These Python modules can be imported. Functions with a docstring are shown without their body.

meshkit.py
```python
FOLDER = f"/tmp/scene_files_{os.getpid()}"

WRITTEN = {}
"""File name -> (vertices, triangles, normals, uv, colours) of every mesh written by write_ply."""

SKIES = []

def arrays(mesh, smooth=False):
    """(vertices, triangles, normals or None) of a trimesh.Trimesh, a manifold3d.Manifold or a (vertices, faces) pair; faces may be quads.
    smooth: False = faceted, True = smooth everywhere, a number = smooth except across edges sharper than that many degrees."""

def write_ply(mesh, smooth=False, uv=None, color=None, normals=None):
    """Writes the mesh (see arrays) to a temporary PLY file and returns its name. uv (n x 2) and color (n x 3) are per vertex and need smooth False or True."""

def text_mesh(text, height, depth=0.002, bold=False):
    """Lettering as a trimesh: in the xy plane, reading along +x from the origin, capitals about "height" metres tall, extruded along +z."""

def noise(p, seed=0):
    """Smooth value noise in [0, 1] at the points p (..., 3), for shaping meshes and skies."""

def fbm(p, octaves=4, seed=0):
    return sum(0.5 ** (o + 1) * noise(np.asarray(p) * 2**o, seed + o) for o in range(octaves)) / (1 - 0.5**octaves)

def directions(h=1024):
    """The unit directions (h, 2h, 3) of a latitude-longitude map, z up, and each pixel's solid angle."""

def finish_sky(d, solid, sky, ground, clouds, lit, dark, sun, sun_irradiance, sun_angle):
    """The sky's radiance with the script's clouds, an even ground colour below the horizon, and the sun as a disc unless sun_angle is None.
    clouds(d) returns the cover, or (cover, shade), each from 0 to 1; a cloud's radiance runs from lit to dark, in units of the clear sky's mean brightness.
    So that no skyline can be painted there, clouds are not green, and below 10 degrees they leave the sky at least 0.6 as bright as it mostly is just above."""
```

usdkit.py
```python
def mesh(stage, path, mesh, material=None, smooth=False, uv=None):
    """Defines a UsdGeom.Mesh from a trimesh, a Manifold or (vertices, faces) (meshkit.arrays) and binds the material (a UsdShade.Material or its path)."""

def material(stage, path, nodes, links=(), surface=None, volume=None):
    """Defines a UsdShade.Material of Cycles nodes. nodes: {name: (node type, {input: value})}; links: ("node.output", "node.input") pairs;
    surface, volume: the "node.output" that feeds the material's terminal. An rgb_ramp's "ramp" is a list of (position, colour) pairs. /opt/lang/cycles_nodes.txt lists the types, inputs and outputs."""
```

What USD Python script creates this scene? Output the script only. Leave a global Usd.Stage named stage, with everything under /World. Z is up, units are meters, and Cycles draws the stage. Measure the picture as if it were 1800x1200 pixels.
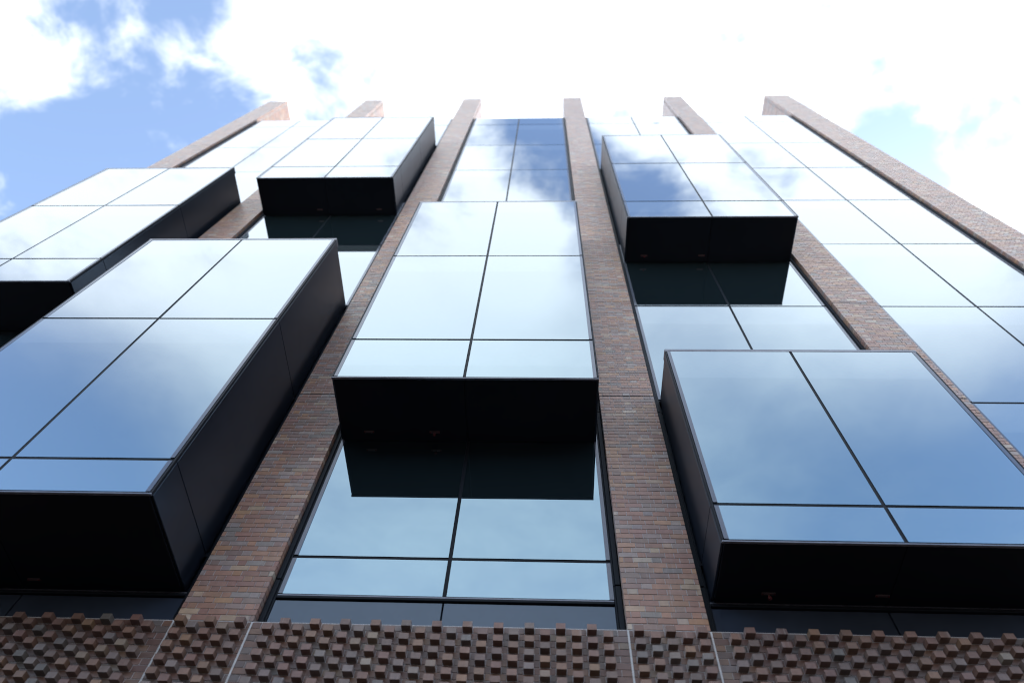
import math, random
import numpy as np
import trimesh
import usdkit
from pxr import Gf, Sdf, Usd, UsdGeom, UsdLux, UsdShade, Vt

stage = Usd.Stage.CreateInMemory()
UsdGeom.SetStageUpAxis(stage, 'Z')
UsdGeom.SetStageMetersPerUnit(stage, 1.0)
UsdGeom.Xform.Define(stage, '/World')
LOOKS = '/World/Looks'

# ------------------------------------------------------------------ camera
CAM = (-1.4656, -6.9105, -5.6021)
RIGHT, FWD, UP = (0.99897068, 0.01875218, 0.0413029), (-0.04522401, 0.48231469, 0.87482988), (-0.00351603, -0.87579729, 0.48266629)
cam = UsdGeom.Camera.Define(stage, '/World/Camera')
cam.AddTransformOp().Set(Gf.Matrix4d(*RIGHT, 0, *UP, 0, *(-a for a in FWD), 0, *CAM, 1))
cam.CreateHorizontalApertureAttr(36.0)
cam.CreateVerticalApertureAttr(24.0)
cam.CreateFocalLengthAttr(24.749)
cam.CreateFStopAttr(0.5)
cam.CreateFocusDistanceAttr(10.8)
cam.CreateExposureAttr(1.5)

# ------------------------------------------------------------------ sky and sun
SUN_EL, SUN_AZ = math.radians(36.0), math.radians(38.0)
SUN_DIR = (math.sin(SUN_AZ) * math.cos(SUN_EL), math.cos(SUN_AZ) * math.cos(SUN_EL), math.sin(SUN_EL))
SKY_STRENGTH = 0.15
CLOUD = 4.0            # radiance of a cloud away from the sun, in the sky texture's units
# places on the cloud deck (x/z, y/z of the direction): more cloud (+) or clear air (-)
PATCHES = [(0.05, 0.10, 0.62, 0.36), (0.75, 0.15, 0.45, 0.10), (-0.60, 0.22, 0.28, -0.36), (-0.92, 0.60, 0.60, -0.36), (-0.75, 0.03, 0.20, 0.45),
           (0.49, 0.265, 0.13, -0.50), (0.42, 0.135, 0.08, -0.36), (-0.44, 0.02, 0.10, -0.40), (-0.42, 0.19, 0.12, -0.25),
           (0.00, -0.235, 0.13, -0.36), (0.13, -0.305, 0.12, -0.34), (-0.43, -0.30, 0.50, 0.42), (0.56, -0.30, 0.50, 0.42), (-0.10, -0.55, 0.42, 0.22), (0.48, -0.22, 0.24, 0.30), (-0.04, -0.38, 0.16, 0.28), (-0.78, -0.34, 0.24, 0.25),
           (-1.05, -0.88, 0.58, -0.40), (0.75, -0.90, 0.62, -0.20), (-0.15, -1.00, 0.55, 0.05)]
nodes = {
    'co': ('texture_coordinate', {}),
    'xyz': ('separate_xyz', {}),
    'zc': ('math', {'math_type': 'maximum', 'value2': 0.10}),
    'px': ('math', {'math_type': 'divide'}), 'py': ('math', {'math_type': 'divide'}),
    'deck': ('combine_xyz', {'z': 0.0}),
    'warp': ('noise_texture', {'scale': 2.4, 'detail': 3.0, 'roughness': 0.5}),
    'warpc': ('vector_math', {'math_type': 'subtract', 'vector2': (0.5, 0.5, 0.5)}),
    'warps': ('vector_math', {'math_type': 'scale', 'scale': 0.16}),
    'deck2': ('vector_math', {'math_type': 'add'}),
    'deck3': ('mapping', {'location': (3.7, 1.9, 0.4), 'scale': (1.0, 1.25, 1.0)}),
    'billow': ('noise_texture', {'scale': 7.0, 'detail': 9.0, 'roughness': 0.58, 'distortion': 0.2}),
    'calm': ('map_range', {'range_type': 'smoothstep', 'from_min': -0.50, 'from_max': -0.28, 'to_min': 0.15, 'to_max': 1.9, 'clamp': True}),
    'dev': ('math', {'math_type': 'subtract', 'value2': 0.5}),
    'dev2': ('math', {'math_type': 'multiply'}),
    'cover': ('math', {'math_type': 'add', 'value2': 0.52}),
    'mask': ('map_range', {'range_type': 'smoothstep', 'from_min': 0.28, 'from_max': 0.80, 'to_min': 0.05, 'to_max': 1.0, 'clamp': True}),
    'sunv': ('vector_math', {'math_type': 'dot_product', 'vector2': SUN_DIR}),
    'sunc': ('math', {'math_type': 'maximum', 'value2': 0.0}),
    'sunp': ('math', {'math_type': 'power', 'value2': 2.5}),
    'glow': ('math', {'math_type': 'multiply_add', 'value2': 0.35, 'value3': 1.0}),
    'shade': ('map_range', {'range_type': 'linear', 'from_min': 0.35, 'from_max': 0.85, 'to_min': 0.82, 'to_max': 1.12, 'clamp': True}),
    'lit': ('math', {'math_type': 'multiply'}),
    'ccol': ('vector_math', {'math_type': 'scale', 'vector1': (0.92 * CLOUD, 0.985 * CLOUD, 1.05 * CLOUD)}),
    'sky': ('sky_texture', {'sky_type': 'single_scattering', 'sun_disc': False, 'sun_elevation': SUN_EL, 'sun_rotation': SUN_AZ,
                            'altitude': 100.0, 'air_density': 1.0, 'aerosol_density': 0.6, 'ozone_density': 1.0}),
    'mix': ('mix_color', {'blend_type': 'mix', 'use_clamp': False}),
    'bg': ('background_shader', {'strength': SKY_STRENGTH}),
}
links = [('co.generated', 'xyz.vector'), ('xyz.z', 'zc.value1'), ('xyz.x', 'px.value1'), ('xyz.y', 'py.value1'), ('zc.value', 'px.value2'), ('zc.value', 'py.value2'),
         ('px.value', 'deck.x'), ('py.value', 'deck.y'), ('deck.vector', 'warp.vector'), ('warp.color', 'warpc.vector1'), ('warpc.vector', 'warps.vector1'),
         ('deck.vector', 'deck2.vector1'), ('warps.vector', 'deck2.vector2'), ('deck2.vector', 'deck3.vector'), ('deck3.vector', 'billow.vector')]
links += [('billow.fac', 'dev.value1'), ('py.value', 'calm.value'), ('dev.value', 'dev2.value1'), ('calm.result', 'dev2.value2'), ('dev2.value', 'cover.value1')]
prev = 'cover.value'
for i, (cx, cy, r, amp) in enumerate(PATCHES):
    nodes[f'd{i}'] = ('vector_math', {'math_type': 'distance', 'vector2': (cx, cy, 0.0)})
    nodes[f'm{i}'] = ('map_range', {'range_type': 'smoothstep', 'from_min': 0.0, 'from_max': r, 'to_min': amp, 'to_max': 0.0, 'clamp': True})
    nodes[f'a{i}'] = ('math', {'math_type': 'add'})
    links += [('deck2.vector', f'd{i}.vector1'), (f'd{i}.value', f'm{i}.value'), (f'm{i}.result', f'a{i}.value1'), (prev, f'a{i}.value2')]
    prev = f'a{i}.value'
links += [(prev, 'mask.value'), ('co.generated', 'sunv.vector1'), ('sunv.value', 'sunc.value1'), ('sunc.value', 'sunp.value1'), ('sunp.value', 'glow.value1'),
          (prev, 'shade.value'), ('glow.value', 'lit.value1'), ('shade.result', 'lit.value2'), ('lit.value', 'ccol.scale'),
          ('sky.color', 'mix.a'), ('ccol.vector', 'mix.b'), ('mask.result', 'mix.fac'), ('mix.result', 'bg.color')]
sky_mat = usdkit.material(stage, LOOKS + '/sky_with_clouds', nodes, links, surface='bg.background')
dome = UsdLux.DomeLight.Define(stage, '/World/sky')
dome.GetPrim().SetCustomDataByKey('kind', 'structure')
UsdShade.MaterialBindingAPI.Apply(dome.GetPrim()).Bind(sky_mat)

sun = UsdLux.DistantLight.Define(stage, '/World/Sun')
sun.CreateIntensityAttr(0.8)
sun.CreateAngleAttr(0.5)
sun.CreateColorAttr(Gf.Vec3f(1.0, 0.97, 0.93))
sun.GetPrim().CreateAttribute('inputs:normalize', Sdf.ValueTypeNames.Bool).Set(True)
zax = Gf.Vec3d(*SUN_DIR)
xax = Gf.Cross(Gf.Vec3d(0, 0, 1), zax).GetNormalized()
yax = Gf.Cross(zax, xax)
sun.AddTransformOp().Set(Gf.Matrix4d(*xax, 0, *yax, 0, *zax, 0, 0, 0, 0, 1))

# ------------------------------------------------------------------ helpers
rng = random.Random(7)
names_used = {}


def path_for(name, parent):
    base = (parent or '/World') + '/' + name
    k = names_used.get(base, 0)
    names_used[base] = k + 1
    return base if k == 0 else f'{base}_{k:03d}'


def put(prim, **kw):
    for k, v in kw.items():
        if v:
            prim.SetCustomDataByKey(k, v)
    return prim


def xform(name, parent=None, at=(0, 0, 0), **kw):
    x = UsdGeom.Xform.Define(stage, path_for(name, parent))
    if any(at):
        x.AddTranslateOp().Set(Gf.Vec3d(*at))
    put(x.GetPrim(), **kw)
    return str(x.GetPath())


BOXF = np.array([[0, 2, 1], [0, 3, 2], [4, 5, 6], [4, 6, 7], [0, 1, 5], [0, 5, 4], [1, 2, 6], [1, 6, 5], [2, 3, 7], [2, 7, 6], [3, 0, 4], [3, 4, 7]])


class MB:
    """collects boxes and meshes into one mesh; tints are per vertex brick colours"""

    def __init__(self):
        self.v, self.f, self.t, self.n = [], [], [], 0

    def raw(self, v, f, tint=None):
        v = np.asarray(v, float)
        self.v.append(v); self.f.append(np.asarray(f) + self.n); self.n += len(v)
        self.t.append(np.tile(np.array(tint if tint is not None else (0.5, 0.5, 0.5)), (len(v), 1)))
        return self

    def box(self, x0, x1, y0, y1, z0, z1, tint=None, twist=None):
        v = np.array([[x0, y0, z0], [x1, y0, z0], [x1, y1, z0], [x0, y1, z0], [x0, y0, z1], [x1, y0, z1], [x1, y1, z1], [x0, y1, z1]], float)
        if twist:
            c = v.mean(0); a, b = twist; w = v - c
            w = np.stack([w[:, 0] - a * w[:, 1], w[:, 1] + a * w[:, 0], w[:, 2] + b * w[:, 0]], 1); v = w + c
        return self.raw(v, BOXF, tint)

    def bevel_box(self, x0, x1, y0, y1, z0, z1, b=0.006, tint=None):
        m = trimesh.convex.convex_hull(np.array([[x, y, z] for sx in (0, 1) for sy in (0, 1) for sz in (0, 1) for k in range(3)
                                                 for x, y, z in [((x0 + (b if k != 0 else 0), x1 - (b if k != 0 else 0))[sx],
                                                                  (y0 + (b if k != 1 else 0), y1 - (b if k != 1 else 0))[sy],
                                                                  (z0 + (b if k != 2 else 0), z1 - (b if k != 2 else 0))[sz])]]))
        return self.raw(m.vertices, m.faces, tint)

    def build(self, name, mat, parent=None, tinted=False, smooth=False, **kw):
        v, f = np.vstack(self.v), np.vstack(self.f)
        m = usdkit.mesh(stage, path_for(name, parent), (v, f), mat, smooth=smooth)
        if tinted:
            pv = UsdGeom.PrimvarsAPI(m).CreatePrimvar('brick_tint', Sdf.ValueTypeNames.Color3fArray, 'vertex')
            pv.Set(Vt.Vec3fArray.FromNumpy(np.vstack(self.t).astype(np.float32)))
        put(m.GetPrim(), **kw)
        return m


def one(name, mat, parent, x0, x1, y0, y1, z0, z1, b=0.0, **kw):
    m = MB()
    (m.bevel_box(x0, x1, y0, y1, z0, z1, b) if b else m.box(x0, x1, y0, y1, z0, z1))
    return m.build(name, mat, parent, **kw)


# ------------------------------------------------------------------ materials
def M(name, nodes, links, surface='p.BSDF'):
    return usdkit.material(stage, f'{LOOKS}/{name}', nodes, links, surface=surface)


brick_m = M('fired_clay_brick', {
    'tint': ('attribute', {'attribute': 'brick_tint'}),
    'geo': ('geometry', {}),
    'n1': ('noise_texture', {'scale': 9.0, 'detail': 5.0, 'roughness': 0.6}),
    'n2': ('noise_texture', {'scale': 160.0, 'detail': 3.0, 'roughness': 0.6}),
    'r1': ('map_range', {'from_min': 0.3, 'from_max': 0.7, 'to_min': 0.84, 'to_max': 1.14, 'clamp': True}),
    'r2': ('map_range', {'from_min': 0.3, 'from_max': 0.7, 'to_min': 0.85, 'to_max': 1.12, 'clamp': True}),
    'mm': ('math', {'math_type': 'multiply'}),
    'col': ('vector_math', {'math_type': 'scale'}),
    # lime run-off: narrow vertical streaks, thickest just above the base
    'st': ('mapping', {'scale': (17.0, 6.0, 0.55)}),
    'sn': ('noise_texture', {'scale': 1.0, 'detail': 4.0, 'roughness': 0.65}),
    'sr': ('map_range', {'range_type': 'smoothstep', 'from_min': 0.57, 'from_max': 0.76, 'to_min': 0.0, 'to_max': 0.42, 'clamp': True}),
    'sx': ('separate_xyz', {}),
    'sz': ('map_range', {'range_type': 'smoothstep', 'from_min': 0.15, 'from_max': 1.9, 'to_min': 1.0, 'to_max': 0.12, 'clamp': True}),
    'sz0': ('map_range', {'range_type': 'linear', 'from_min': -0.5, 'from_max': 0.1, 'to_min': 0.25, 'to_max': 1.0, 'clamp': True}),
    'sm': ('math', {'math_type': 'multiply'}), 'sm2': ('math', {'math_type': 'multiply'}),
    'cm': ('mix_color', {'blend_type': 'mix', 'b': (0.42, 0.40, 0.39)}),
    'bump': ('bump', {'strength': 0.5, 'distance': 0.004}),
    'p': ('principled_bsdf', {'roughness': 0.36, 'specular_ior_level': 0.6, 'sheen_weight': 0.5, 'sheen_roughness': 0.3, 'sheen_tint': (0.92, 0.94, 1.0)}),
}, [('geo.position', 'n1.vector'), ('geo.position', 'n2.vector'), ('n1.fac', 'r1.value'), ('n2.fac', 'r2.value'), ('r1.result', 'mm.value1'), ('r2.result', 'mm.value2'),
    ('tint.color', 'col.vector1'), ('mm.value', 'col.scale'), ('geo.position', 'st.vector'), ('st.vector', 'sn.vector'), ('sn.fac', 'sr.value'), ('geo.position', 'sx.vector'),
    ('sx.z', 'sz.value'), ('sx.z', 'sz0.value'), ('sr.result', 'sm.value1'), ('sz.result', 'sm.value2'), ('sm.value', 'sm2.value1'), ('sz0.result', 'sm2.value2'),
    ('col.vector', 'cm.a'), ('sm2.value', 'cm.fac'), ('cm.result', 'p.base_color'), ('n2.fac', 'bump.height'), ('bump.normal', 'p.normal')])


def plain(name, color, rough, spec=0.5, noise=0.0, scale=6.0, bump=0.0, metallic=0.0, stint=(1, 1, 1)):
    n = {'geo': ('geometry', {}), 'n': ('noise_texture', {'scale': scale, 'detail': 4.0, 'roughness': 0.6}),
         'r': ('map_range', {'from_min': 0.3, 'from_max': 0.7, 'to_min': 1 - noise, 'to_max': 1 + noise, 'clamp': True}),
         'c': ('vector_math', {'math_type': 'scale', 'vector1': color}),
         'rr': ('map_range', {'from_min': 0.3, 'from_max': 0.7, 'to_min': rough * (1 - noise * 0.6), 'to_max': rough * (1 + noise * 0.6), 'clamp': True}),
         'p': ('principled_bsdf', {'specular_ior_level': spec, 'metallic': metallic, 'specular_tint': stint})}
    l = [('geo.position', 'n.vector'), ('n.fac', 'r.value'), ('r.result', 'c.scale'), ('c.vector', 'p.base_color'), ('n.fac', 'rr.value'), ('rr.result', 'p.roughness')]
    if bump:
        n['b'] = ('bump', {'strength': 0.4, 'distance': bump}); l += [('n.fac', 'b.height'), ('b.normal', 'p.normal')]
    return M(name, n, l)


mortar_m = plain('grey_mortar', (0.44, 0.44, 0.45), 0.9, 0.2, 0.25, 40.0, 0.002)
sealant_m = plain('pale_sealant', (0.55, 0.57, 0.58), 0.7, 0.3, 0.12, 12.0)
joint_m = plain('dark_joint_sealant', (0.045, 0.042, 0.042), 0.8, 0.3, 0.2, 12.0)
metal_m = plain('black_coated_metal', (0.005, 0.0065, 0.011), 0.30, 0.7, 0.06, 0.8, stint=(0.5, 0.75, 1.0))
frame_m = plain('charcoal_frame_metal', (0.010, 0.012, 0.016), 0.42, 0.12, 0.15, 3.0, stint=(0.75, 0.9, 1.0))
spandrel_m = plain('slate_grey_spandrel', (0.030, 0.040, 0.060), 0.16, 1.0, 0.1, 1.1, stint=(0.75, 0.9, 1.0))
trim_m = plain('grey_anodised_trim', (0.16, 0.17, 0.20), 0.32, 0.5, 0.15, 4.0, metallic=0.75)
soffit_m = plain('matt_black_soffit', (0.003, 0.0042, 0.008), 0.5, 0.12, 0.1, 1.0)
ring_m = plain('dull_red_brown_metal', (0.05, 0.02, 0.02), 0.4, 0.5, 0.2, 20.0)
bulb_m = plain('dark_red_bulb', (0.09, 0.02, 0.022), 0.15, 0.5, 0.1, 20.0)
roof_m = plain('grey_roof_membrane', (0.18, 0.18, 0.18), 0.9, 0.3, 0.2, 2.0)
paving_m = plain('concrete_paving', (0.12, 0.118, 0.112), 0.85, 0.3, 0.25, 3.0, 0.004)
asphalt_m = plain('street_asphalt', (0.05, 0.05, 0.052), 0.85, 0.3, 0.3, 5.0, 0.004)
far_brick_m = M('side_wall_brickwork', {
    'geo': ('geometry', {}), 'sx': ('separate_xyz', {}), 'cx': ('combine_xyz', {}), 'add': ('math', {'math_type': 'add'}),
    'b': ('brick_texture', {'color1': (0.21, 0.12, 0.095), 'color2': (0.17, 0.125, 0.12), 'mortar': (0.22, 0.215, 0.21), 'scale': 1.0, 'mortar_size': 0.006, 'brick_width': 0.24, 'row_height': 0.0866}),
    'p': ('principled_bsdf', {'roughness': 0.75})},
    [('geo.position', 'sx.vector'), ('sx.x', 'add.value1'), ('sx.y', 'add.value2'), ('add.value', 'cx.x'), ('sx.z', 'cx.y'), ('cx.vector', 'b.vector'), ('b.color', 'p.base_color')])

ZG, H_ = 1.1616, 3.832
GLASS_R0 = 0.47
glass_m = M('mirror_coated_glass', {
    'geo': ('geometry', {}), 'sx': ('separate_xyz', {}),
    'lv': ('layer_weight', {'blend': 0.5}),
    'pw': ('math', {'math_type': 'power', 'value2': 4.0}),
    'fr': ('map_range', {'from_min': 0.0, 'from_max': 1.0, 'to_min': GLASS_R0, 'to_max': 1.0, 'clamp': True}),
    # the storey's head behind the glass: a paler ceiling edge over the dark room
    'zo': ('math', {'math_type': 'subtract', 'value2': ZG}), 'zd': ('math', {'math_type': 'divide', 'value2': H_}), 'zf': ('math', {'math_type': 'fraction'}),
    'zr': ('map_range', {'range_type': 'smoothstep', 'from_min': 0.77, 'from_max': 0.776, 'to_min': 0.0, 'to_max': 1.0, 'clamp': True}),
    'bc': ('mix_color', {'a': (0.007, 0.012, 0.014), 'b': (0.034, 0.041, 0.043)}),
    'wn': ('noise_texture', {'scale': 0.45, 'detail': 1.0}),
    'bump': ('bump', {'strength': 0.08, 'distance': 0.02}),
    'base': ('diffuse_bsdf', {}),
    'gt': ('map_range', {'range_type': 'smoothstep', 'from_min': 0.28, 'from_max': 0.74, 'to_min': 0.0, 'to_max': 1.0, 'clamp': True}),
    'gc': ('mix_color', {'a': (0.64, 0.875, 0.98), 'b': (0.87, 0.93, 1.0)}),
    'gl': ('glossy_bsdf', {'roughness': 0.004}),
    'mix': ('mix_closure', {}),
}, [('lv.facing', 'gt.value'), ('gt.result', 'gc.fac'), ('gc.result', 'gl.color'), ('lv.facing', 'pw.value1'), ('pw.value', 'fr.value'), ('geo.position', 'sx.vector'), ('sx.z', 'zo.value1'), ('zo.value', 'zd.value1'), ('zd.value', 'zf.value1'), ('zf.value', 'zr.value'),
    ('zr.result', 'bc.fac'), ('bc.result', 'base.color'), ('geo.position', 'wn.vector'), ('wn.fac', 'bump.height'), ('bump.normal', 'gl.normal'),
    ('fr.result', 'mix.fac'), ('base.BSDF', 'mix.closure1'), ('gl.BSDF', 'mix.closure2')], surface='mix.closure')
edge_m = M('frosted_glass_edge', {
    'lv': ('layer_weight', {'blend': 0.5}), 'pw': ('math', {'math_type': 'power', 'value2': 3.0}),
    'fr': ('map_range', {'from_min': 0.0, 'from_max': 1.0, 'to_min': 0.09, 'to_max': 0.60, 'clamp': True}),
    'base': ('diffuse_bsdf', {'color': (0.06, 0.065, 0.08)}), 'gl': ('glossy_bsdf', {'color': (0.88, 0.92, 1.0), 'roughness': 0.12}), 'mix': ('mix_closure', {})},
    [('lv.facing', 'pw.value1'), ('pw.value', 'fr.value'), ('fr.result', 'mix.fac'), ('base.BSDF', 'mix.closure1'), ('gl.BSDF', 'mix.closure2')], surface='mix.closure')

# ------------------------------------------------------------------ dimensions (z = 0 is the top of the patterned brick base)
S = 5.4
W = 0.954
X = {i: (i - 4) * S for i in range(1, 7)}
PIL = {i: (X[i] - W / 2, X[i] + W / 2) for i in range(1, 7)}
PIL[1] = (-16.66, X[1] + W / 2 + 0.06)
PIL[6] = (X[6] - W / 2 - 0.04, 11.50)
ZJ, ZT, ZS, ZG2, ZGT, R = 4.9456, 34.30, 0.5104, 28.20, 29.63, 0.1226
GROUND = -7.25
BW, SB, SBL = 4.2165, 1.26, 0.6406
row = lambda n: ZG + n * H_
BACK = 18.0

ground = MB()
ground.raw([[-260, -260, GROUND - 0.12], [260, -260, GROUND - 0.12], [260, 260, GROUND - 0.12], [-260, 260, GROUND - 0.12]], [[0, 1, 2], [0, 2, 3]])
ground.build('road', asphalt_m, kind='structure', label='dark asphalt street in front of the building', category='road')
pav = MB().box(-40, 40, -4.2, 40, GROUND - 0.14, GROUND)
pav.build('pavement', paving_m, kind='structure', label='concrete pavement along the foot of the building', category='pavement')

B = xform('office_building', at=(0, 0, 0), label='brick office building with projecting mirrored glass boxes between tall brick piers', category='building')

# the terrace across the street, which the lower storeys face
O = xform('terrace_across_street', None, label='low brown terrace on the far side of the street, facing the office building', category='terrace')
wall = MB().box(-45, 45, -38.0, -27.0, GROUND - 0.12, 10.0)
wall.build('wall', far_brick_m, O)
one('parapet', mortar_m, O, -45.1, 45.1, -38.1, -26.85, 10.002, 10.25)
for fl in range(4):
    for k in range(22):
        xa = -43 + k * 4.0
        one('window', metal_m, O, xa, xa + 1.8, -27.002, -26.96, GROUND + 1.2 + fl * 4.1, GROUND + 3.5 + fl * 4.1)

# ------------------------------------------------------------------ bricks
PALETTE = [((0.240, 0.142, 0.108), 6), ((0.222, 0.132, 0.108), 6), ((0.200, 0.140, 0.122), 4), ((0.262, 0.160, 0.112), 4), ((0.290, 0.176, 0.110), 1.6), ((0.205, 0.160, 0.150), 2.4),
           ((0.215, 0.190, 0.190), 0.9), ((0.300, 0.230, 0.175), 1.1), ((0.245, 0.205, 0.195), 1.3), ((0.172, 0.126, 0.112), 1.4), ((0.33, 0.285, 0.245), 0.35), ((0.165, 0.150, 0.142), 0.6)]
_pc = [p for p, _ in PALETTE]; _pw = [w for _, w in PALETTE]


def tint(k0=1.0):
    c = rng.choices(_pc, _pw)[0]
    k = 1.24 * k0 * rng.uniform(0.88, 1.12)
    return tuple(min(0.6, a * k * w * rng.uniform(0.97, 1.03)) for a, w in zip(c, (1.04, 0.98, 0.92)))


def course(x0, x1, centre, shift):
    """Flemish bond: (kind, a, b) pieces of one course, set out from the middle of the panel."""
    out = []
    n = int((x1 - x0) / 0.36) + 4
    for k in range(-n, n + 1):
        c = centre + k * 0.36 + shift
        out += [('h', c - 0.055, c + 0.055), ('s', c + 0.065, c + 0.295)]
    cut = []
    for kind, a, b in out:
        a2, b2 = max(a, x0), min(b, x1)
        if b2 - a2 > 0.022:
            cut.append((kind if (a2, b2) == (a, b) else 'c', a2, b2))
    cut[0] = ('c' if cut[0][1] > x0 + 0.001 else cut[0][0], x0, cut[0][2])
    cut[-1] = ('c' if cut[-1][2] < x1 - 0.001 else cut[-1][0], cut[-1][1], x1)
    return cut


singles = {'brick': 0, 'projecting_brick': 0}
todo_single, todo_bulk = [], {}


def lay(parent, kind, a, b, z0, z1, y0, y1, rank, twist=None, k0=1.0):
    """rank: None = always joined; a number = candidate for a prim of its own (smaller shows larger)"""
    t = tint(k0)
    if rank is None:
        todo_bulk.setdefault(parent, MB()).box(a, b, y0, y1, z0, z1, t, twist)
    else:
        todo_single.append((rank, kind, parent, (a, b, y0, y1, z0, z1, t, twist)))


def project(x, y, z):
    q = np.array([x, y, z]) - np.array(CAM)
    d = q @ np.array(FWD)
    return 512 + 704.0 * (q @ np.array(RIGHT)) / d, 341 - 704.0 * (q @ np.array(UP)) / d


# piers
Z_JOINTS = [ZJ + n * H_ for n in range(0, 8)]
pier_paths = {}
pier_words = {1: 'wider end pier', 6: 'wider end pier'}
for i in range(1, 7):
    x0, x1 = PIL[i]
    P = xform('brick_pier', B, label={1: 'leftmost brick pier, at the corner', 6: 'rightmost brick pier, wider, at the corner'}.get(i))
    pier_paths[i] = P
    core = MB().box(x0 + 0.012, x1 - 0.012, 0.007, R + 0.02, 0, ZGT - 0.4).box(x0 + 0.012, x1 - 0.012, 0.009, 1.60, ZGT - 0.4, ZT - 0.01)
    core.build('mortar_core', mortar_m, P)
    levels = [0.0] + Z_JOINTS + [ZT]
    for li, (za, zb) in enumerate(zip(levels[:-1], levels[1:])):
        bottom = za + (0.010 if li else 0.012)
        top = zb - 0.010
        n = max(1, round((top - bottom) / 0.0866)); pitch = (top - bottom) / n
        for k in range(n):
            z0 = bottom + k * pitch; z1 = z0 + pitch - 0.0095
            for kind, a, b in course(x0, x1, (x0 + x1) / 2, 0.18 * (k % 2)):
                u, v = project((a + b) / 2, 0, z0)
                seen = -10 < u < 1034 and v > 420
                yj = rng.uniform(-0.0025, 0.0025)
                lay(P, 'brick', a, b, z0, z1, yj, 0.118, -v if (seen and kind != 'c') else None, (rng.uniform(-.006, .006), rng.uniform(-.004, .004)))
            if z0 > ZGT - 1.2:      # returns of the free-standing fin above the roof
                for xs, inner in ((x0, x0 + 0.1), (x1, x1 - 0.1)):
                    y = 0.128 + (0.11 if k % 2 else 0)
                    while y < 1.55:
                        e = min(y + 0.23, 1.6)
                        lay(P, 'brick', min(xs, inner), max(xs, inner), z0, z1, y, e, None); y = e + 0.01
        if li:
            one('movement_joint', joint_m, P, x0 + 0.004, x1 - 0.004, 0.004, 0.10, za - 0.0085, za + 0.0085)
    one('pier_cap', mortar_m, P, x0 + 0.005, x1 - 0.005, 0.005, 1.605, ZT - 0.0095, ZT + 0.012)

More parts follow.
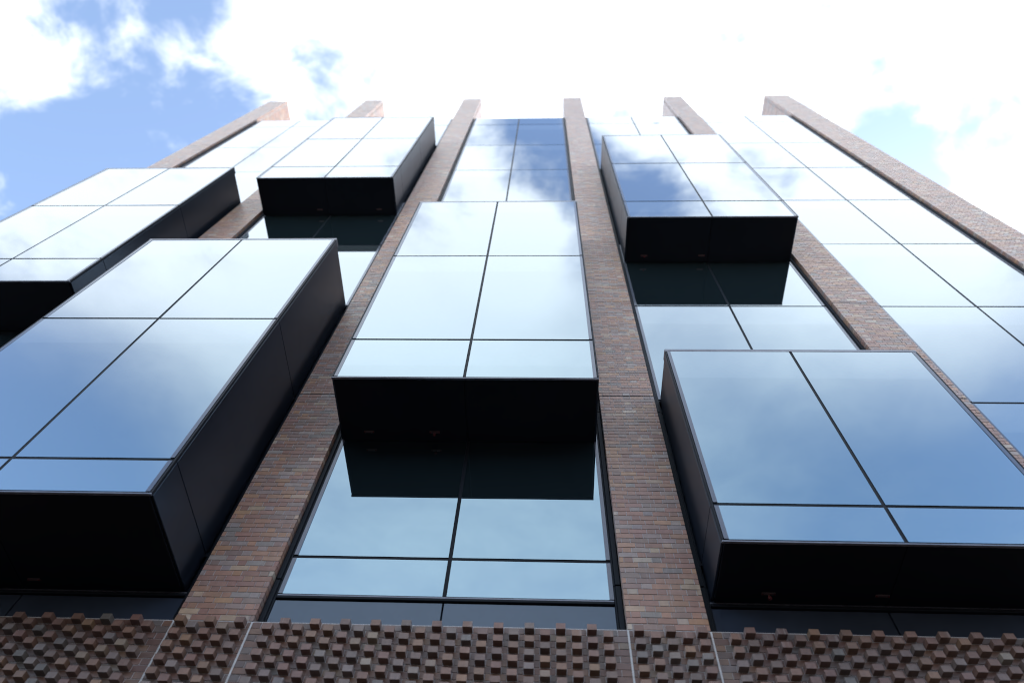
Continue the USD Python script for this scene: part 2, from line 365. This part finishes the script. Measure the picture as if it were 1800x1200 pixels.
# patterned base with header bricks standing proud
BASE = xform('brick_base', B)
one('mortar_bed', mortar_m, BASE, PIL[1][0] + 0.02, PIL[6][1] - 0.02, 0.007, 0.30, GROUND, -0.004)
one('base_ledge', mortar_m, BASE, PIL[1][0] + 0.02, PIL[6][1] - 0.02, 0.006, R + 0.10, -0.004, 0.006)
panels = []
for i in range(1, 7):
    panels.append((PIL[i][0], PIL[i][1]))
    if i < 6:
        panels.append((PIL[i][1], PIL[i + 1][0]))
PITCH = 0.0866
for pi, (x0, x1) in enumerate(panels):
    a0, a1 = x0 + 0.0125, x1 - 0.0125
    mid = (x0 + x1) / 2
    bay = pi % 2 == 1
    for k in range(int(-GROUND / PITCH)):
        z1 = -0.008 - k * PITCH; z0 = z1 - PITCH + 0.0095
        for kind, a, b in course(a0, a1, mid, 0.18 * (k % 2)):
            u, v = project((a + b) / 2, 0, z1)
            seen = -12 < u < 1036 and v < 700
            edge = min(a - a0, a1 - b)
            if kind == 'h' and edge > (0.10 if bay else 0.03):
                lay(BASE, 'projecting_brick', a, b, z0, z1, -0.096 + rng.uniform(-.006, .006), 0.12, 1000 + v if seen else None, (rng.uniform(-.02, .02), rng.uniform(-.014, .014)), 0.58)
            else:
                lay(BASE, 'brick', a, b, z0, z1, rng.uniform(-.003, .003), 0.12, 1500 - 100 * (k < 3) + v if seen and kind == 's' and not bay else None, (rng.uniform(-.006, .006), rng.uniform(-.006, .006)), 0.47)
    if pi:
        one('sealant_joint', sealant_m, BASE, x0 - 0.0105, x0 + 0.0105, -0.002, 0.05, GROUND, -0.003)

todo_single.sort(key=lambda t: t[0])
for rank, kind, parent, g in todo_single:
    if singles[kind] < 300:
        singles[kind] += 1
        a, b, y0, y1, z0, z1, t, tw = g
        MB().box(a, b, y0, y1, z0, z1, t, tw).build(kind, brick_m, parent, tinted=True)
    else:
        a, b, y0, y1, z0, z1, t, tw = g
        todo_bulk.setdefault(parent, MB()).box(a, b, y0, y1, z0, z1, t, tw)
for parent, mb in todo_bulk.items():
    mb.build('brickwork', brick_m, parent, tinted=True, kind='stuff')


# ------------------------------------------------------------------ glazing
def pane(parent, x0, x1, y, z0, z1, bands=()):
    """A mirrored pane, a hair out of plane as set by hand; bands: grey edge strips at its outer sides."""
    t = 0.024
    ax, az = math.radians(rng.uniform(-.11, .11)), math.radians(rng.uniform(-.11, .11))
    cx, cz = (x0 + x1) / 2, (z0 + z1) / 2
    v = []
    for yy in (y, y + t):
        for xx, zz in ((x0, z0), (x1, z0), (x1, z1), (x0, z1)):
            v.append((xx, yy + (xx - cx) * math.tan(az) + (zz - cz) * math.tan(ax), zz))
    f = [[0, 1, 2], [0, 2, 3], [4, 6, 5], [4, 7, 6], [0, 4, 5], [0, 5, 1], [1, 5, 6], [1, 6, 2], [2, 6, 7], [2, 7, 3], [3, 7, 4], [3, 4, 0]]
    MB().raw(v, f).build('pane', glass_m, parent)
    for s in bands:
        a, b = (x0, x0 + 0.055) if s < 0 else (x1 - 0.055, x1)
        one('pane_edge', edge_m, parent, a, b, y - 0.006, y + 0.004, z0 + 0.002, z1 - 0.002)


GAP = 0.027       # half a dark joint
BOXES = {          # bay, projection, shift, lowest row line, top row line
    'd1': (1, 1.055, -0.033, 2, 4), 'd2u': (2, 1.068, -0.037, 4, 6), 'd2l': (2, 1.496, -0.024, 0, 2),
    'd3': (3, 1.101, -0.013, 1, 3), 'd4u': (4, 1.092, 0.010, 3, 5), 'd4l': (4, 0.897, 0.014, 0, 1)}


def zbot(n):
    return row(n) - (SB if n else SBL)


for c in range(1, 6):
    x0, x1 = PIL[c][1], PIL[c + 1][0]
    C = xform('curtain_wall', B)
    mid = X[c] + S / 2
    ga, gb = x0 + 0.095, x1 - 0.095
    lines = [ZS] + [row(n) for n in range(0, 7)] + [ZG2, ZGT]
    spans = [(zbot(n0), row(n1) + 0.02) for bay, dd, o, n0, n1 in BOXES.values() if bay == c]
    for za, zb in zip(lines[:-1], lines[1:]):
        if any(s0 < za + 0.03 and s1 > zb - 0.03 for s0, s1 in spans):
            continue
        pane(C, ga + 0.012, mid - GAP, R, za + GAP, zb - (GAP if zb < ZGT else 0.015), (-1,))
        pane(C, mid + GAP, gb - 0.012, R, za + GAP, zb - (GAP if zb < ZGT else 0.015), (1,))
    for z in lines[1:-1]:
        one('transom', frame_m, C, ga, gb, R + 0.010, R + 0.09, z - GAP + 0.001, z + GAP - 0.001)
    one('mullion', frame_m, C, mid - GAP + 0.001, mid + GAP - 0.001, R + 0.008, R + 0.088, ZS, ZGT - 0.02)
    one('backing', metal_m, C, x0 + 0.02, x1 - 0.02, R + 0.092, R + 0.16, 0.0, ZGT - 0.03)
    # jambs in storey lengths, two steps deep
    zs_ = [0.0] + [row(n) - 0.42 for n in range(0, 8)] + [ZGT - 0.35]
    for za, zb in zip(zs_[:-1], zs_[1:]):
        for s in (-1, 1):
            a, b = (x0 + 0.012, ga - 0.016) if s < 0 else (gb + 0.016, x1 - 0.012)
            one('jamb', frame_m, C, min(a, b), max(a, b), R - 0.035, R + 0.09, za + 0.008, zb - 0.008, 0.006)
            a, b = (ga - 0.014, ga + 0.010) if s < 0 else (gb - 0.010, gb + 0.014)
            one('jamb_bead', frame_m, C, a, b, R - 0.012, R + 0.09, za + 0.002, zb - 0.002, 0.004)
    # sill rail and the slate-grey metal panels under the lowest panes
    one('sill_rail', frame_m, C, ga + 0.012, gb - 0.012, R - 0.020, R + 0.09, ZS - 0.055, ZS - 0.012, 0.006)
    one('sill_rail', trim_m, C, ga + 0.012, gb - 0.012, R - 0.008, R + 0.09, ZS - 0.011, ZS + GAP - 0.012, 0.004)
    one('spandrel_panel', spandrel_m, C, ga + 0.012, mid - 0.009, R + 0.004, R + 0.05, 0.008, ZS - 0.075, 0.004)
    one('spandrel_panel', spandrel_m, C, mid + 0.009, gb - 0.012, R + 0.004, R + 0.05, 0.008, ZS - 0.075, 0.004)
    one('coping', trim_m, C, x0 + 0.02, x1 - 0.02, R + 0.002, R + 0.40, ZGT - 0.012, ZGT + 0.02, 0.004)
    if c == 4:
        m = trimesh.creation.icosphere(2, 1.0); m.apply_scale([0.14, 0.012, 0.030]); m.apply_translation([3.72, R - 0.008, ZG2 - 0.02])
        MB().raw(m.vertices, m.faces).build('bracket', trim_m, C, smooth=True, label='small dark oval bracket on the topmost transom')

BOX_LABELS = {'d1': 'upper glass box at the left end', 'd2u': 'highest glass box left of the centre', 'd2l': 'deepest glass box, low on the left', 'd3': 'central glass box',
              'd4u': 'upper glass box right of the centre', 'd4l': 'low single-storey glass box on the right'}
for key, (c, dd, o, n0, n1) in BOXES.items():
    G = xform('glass_box', B, label=BOX_LABELS[key])
    mid = X[c] + S / 2 + o
    x0, x1 = mid - BW / 2, mid + BW / 2
    zb, zt = zbot(n0), row(n1) + 0.02
    yf, yb = -dd, R - 0.004
    T = 0.03
    # glazing rows
    lines = [zb + 0.012] + [row(n) for n in range(n0, n1)] + [zt - 0.035]
    for k, (za, zc) in enumerate(zip(lines[:-1], lines[1:])):
        lo, hi = za + (GAP if k else 0.030), zc - (GAP if k < len(lines) - 2 else 0.012)
        pane(G, x0 + T + 0.004, mid - GAP * 0.9, yf, lo, hi, (-1,))
        pane(G, mid + GAP * 0.9, x1 - T - 0.004, yf, lo, hi, (1,))
    for z in lines[1:-1]:
        one('transom', frame_m, G, x0 + T, x1 - T, yf + 0.010, yf + 0.085, z - GAP + 0.001, z + GAP - 0.001)
    one('mullion', frame_m, G, mid - GAP * 0.9 + 0.001, mid + GAP * 0.9 - 0.001, yf + 0.008, yf + 0.083, zb + 0.03, zt - 0.04)
    one('inner_body', metal_m, G, x0 + 0.05, x1 - 0.05, yf + 0.088, yb - 0.002, zb + 0.05, zt - 0.05)
    one('bottom_trim', trim_m, G, x0 + 0.001, x1 - 0.001, yf - 0.006, yf + 0.03, zb - 0.002, zb + 0.024, 0.004)
    one('top_trim', trim_m, G, x0 + 0.001, x1 - 0.001, yf - 0.004, yf + 0.20, zt - 0.040, zt + 0.035, 0.005)
    for s in (-1, 1):
        xa, xb = (x0, x0 + T) if s < 0 else (x1 - T, x1)
        one('corner_post', frame_m, G, xa + 0.001, xb, yf - 0.003, yf + 0.040, zb + 0.026, zt - 0.042, 0.004)
        cuts = [zb + 0.002] + lines[1:-1] + [zt - 0.002]
        for za, zc in zip(cuts[:-1], cuts[1:]):
            one('side_panel', metal_m, G, xa, xb, yf + 0.046, yb, za + (0.007 if za > cuts[0] else 0.026), zc - (0.007 if zc < cuts[-1] else 0.044), 0.004)
    ys = yf + 0.036
    one('soffit_panel', soffit_m, G, x0 + T + 0.004, mid - 0.004, ys, yb, zb + 0.001, zb + 0.03, 0.003)
    one('soffit_panel', soffit_m, G, mid + 0.004, x1 - T - 0.004, ys, yb, zb + 0.001, zb + 0.03, 0.003)
    one('roof_panel', metal_m, G, x0 + T, x1 - T, yf + 0.202, yb, zt - 0.045, zt - 0.005)

# the building's own body behind the facade
one('side_wall', far_brick_m, B, PIL[1][0] + 0.02, PIL[1][0] + 0.40, R + 0.30, BACK, GROUND, ZGT - 0.2)
one('side_wall', far_brick_m, B, PIL[6][1] - 0.40, PIL[6][1] - 0.02, R + 0.30, BACK, GROUND, ZGT - 0.2)
one('back_wall', far_brick_m, B, PIL[1][0] + 0.02, PIL[6][1] - 0.02, BACK + 0.002, BACK + 0.40, GROUND, ZGT - 0.2)
one('roof', roof_m, B, PIL[1][0] + 0.41, PIL[6][1] - 0.41, R + 0.42, BACK - 0.002, ZGT - 0.9, ZGT - 0.6)
one('core', metal_m, B, PIL[1][0] + 0.41, PIL[6][1] - 0.41, R + 0.31, R + 0.41, GROUND, ZGT - 0.1)

# ------------------------------------------------------------------ small fittings under the boxes
FIT = [('d3', -4.334, False, 'flat dull red ceiling fitting under the central glass box, left of the pendent one'),
       ('d3', -3.247, True, 'pendent dull red ceiling fitting with a hanging tip under the central glass box'),
       ('d4u', 1.092, True, 'small pendent red ceiling fitting under the upper right glass box, near its left side'),
       ('d4u', 2.55, False, 'flat red ceiling fitting at the middle of the upper right box underside'),
       ('d4l', 1.264, True, 'pendent ceiling fitting with a red bulb under the low right glass box'),
       ('d4l', 2.613, False, 'flat dull red ceiling fitting under the low right glass box, right of the bulb'),
       ('d2u', -8.416, False, 'flat red ceiling fitting at the middle of the highest left box underside'),
       ('d2u', -6.562, False, 'flat red ceiling fitting near the right side of the highest left box underside'),
       ('d2l', -7.924, False, 'flat dull red ceiling fitting under the deepest, low left glass box')]
for key, fx, pendent, lab in FIT:
    zb = zbot(BOXES[key][3])
    F = xform('ceiling_fitting', None, (fx, -0.065, zb), label=lab, category='ceiling fitting')
    bar = MB().bevel_box(-0.085, 0.085, -0.022, 0.022, -0.014, 0.0, 0.006)
    bar.build('plate', ring_m, F)
    for e in (-0.072, 0.072):
        lug = trimesh.creation.cylinder(radius=0.012, height=0.008, sections=12); lug.apply_translation([e, 0, -0.018])
        MB().raw(lug.vertices, lug.faces).build('lug', bulb_m, F)
    if pendent:
        stem = trimesh.creation.revolve(np.array([[0.0, -0.003], [0.016, -0.003], [0.012, -0.03], [0.009, -0.05], [0.0, -0.05]]), sections=14)
        MB().raw(stem.vertices, stem.faces).build('stem', ring_m, F, smooth=40)
        tip = trimesh.creation.revolve(np.array([[0.0, -0.048], [0.02, -0.054], [0.028, -0.07], [0.022, -0.09], [0.0, -0.098]]), sections=16)
        MB().raw(tip.vertices, tip.faces).build('bulb', bulb_m, F, smooth=40)
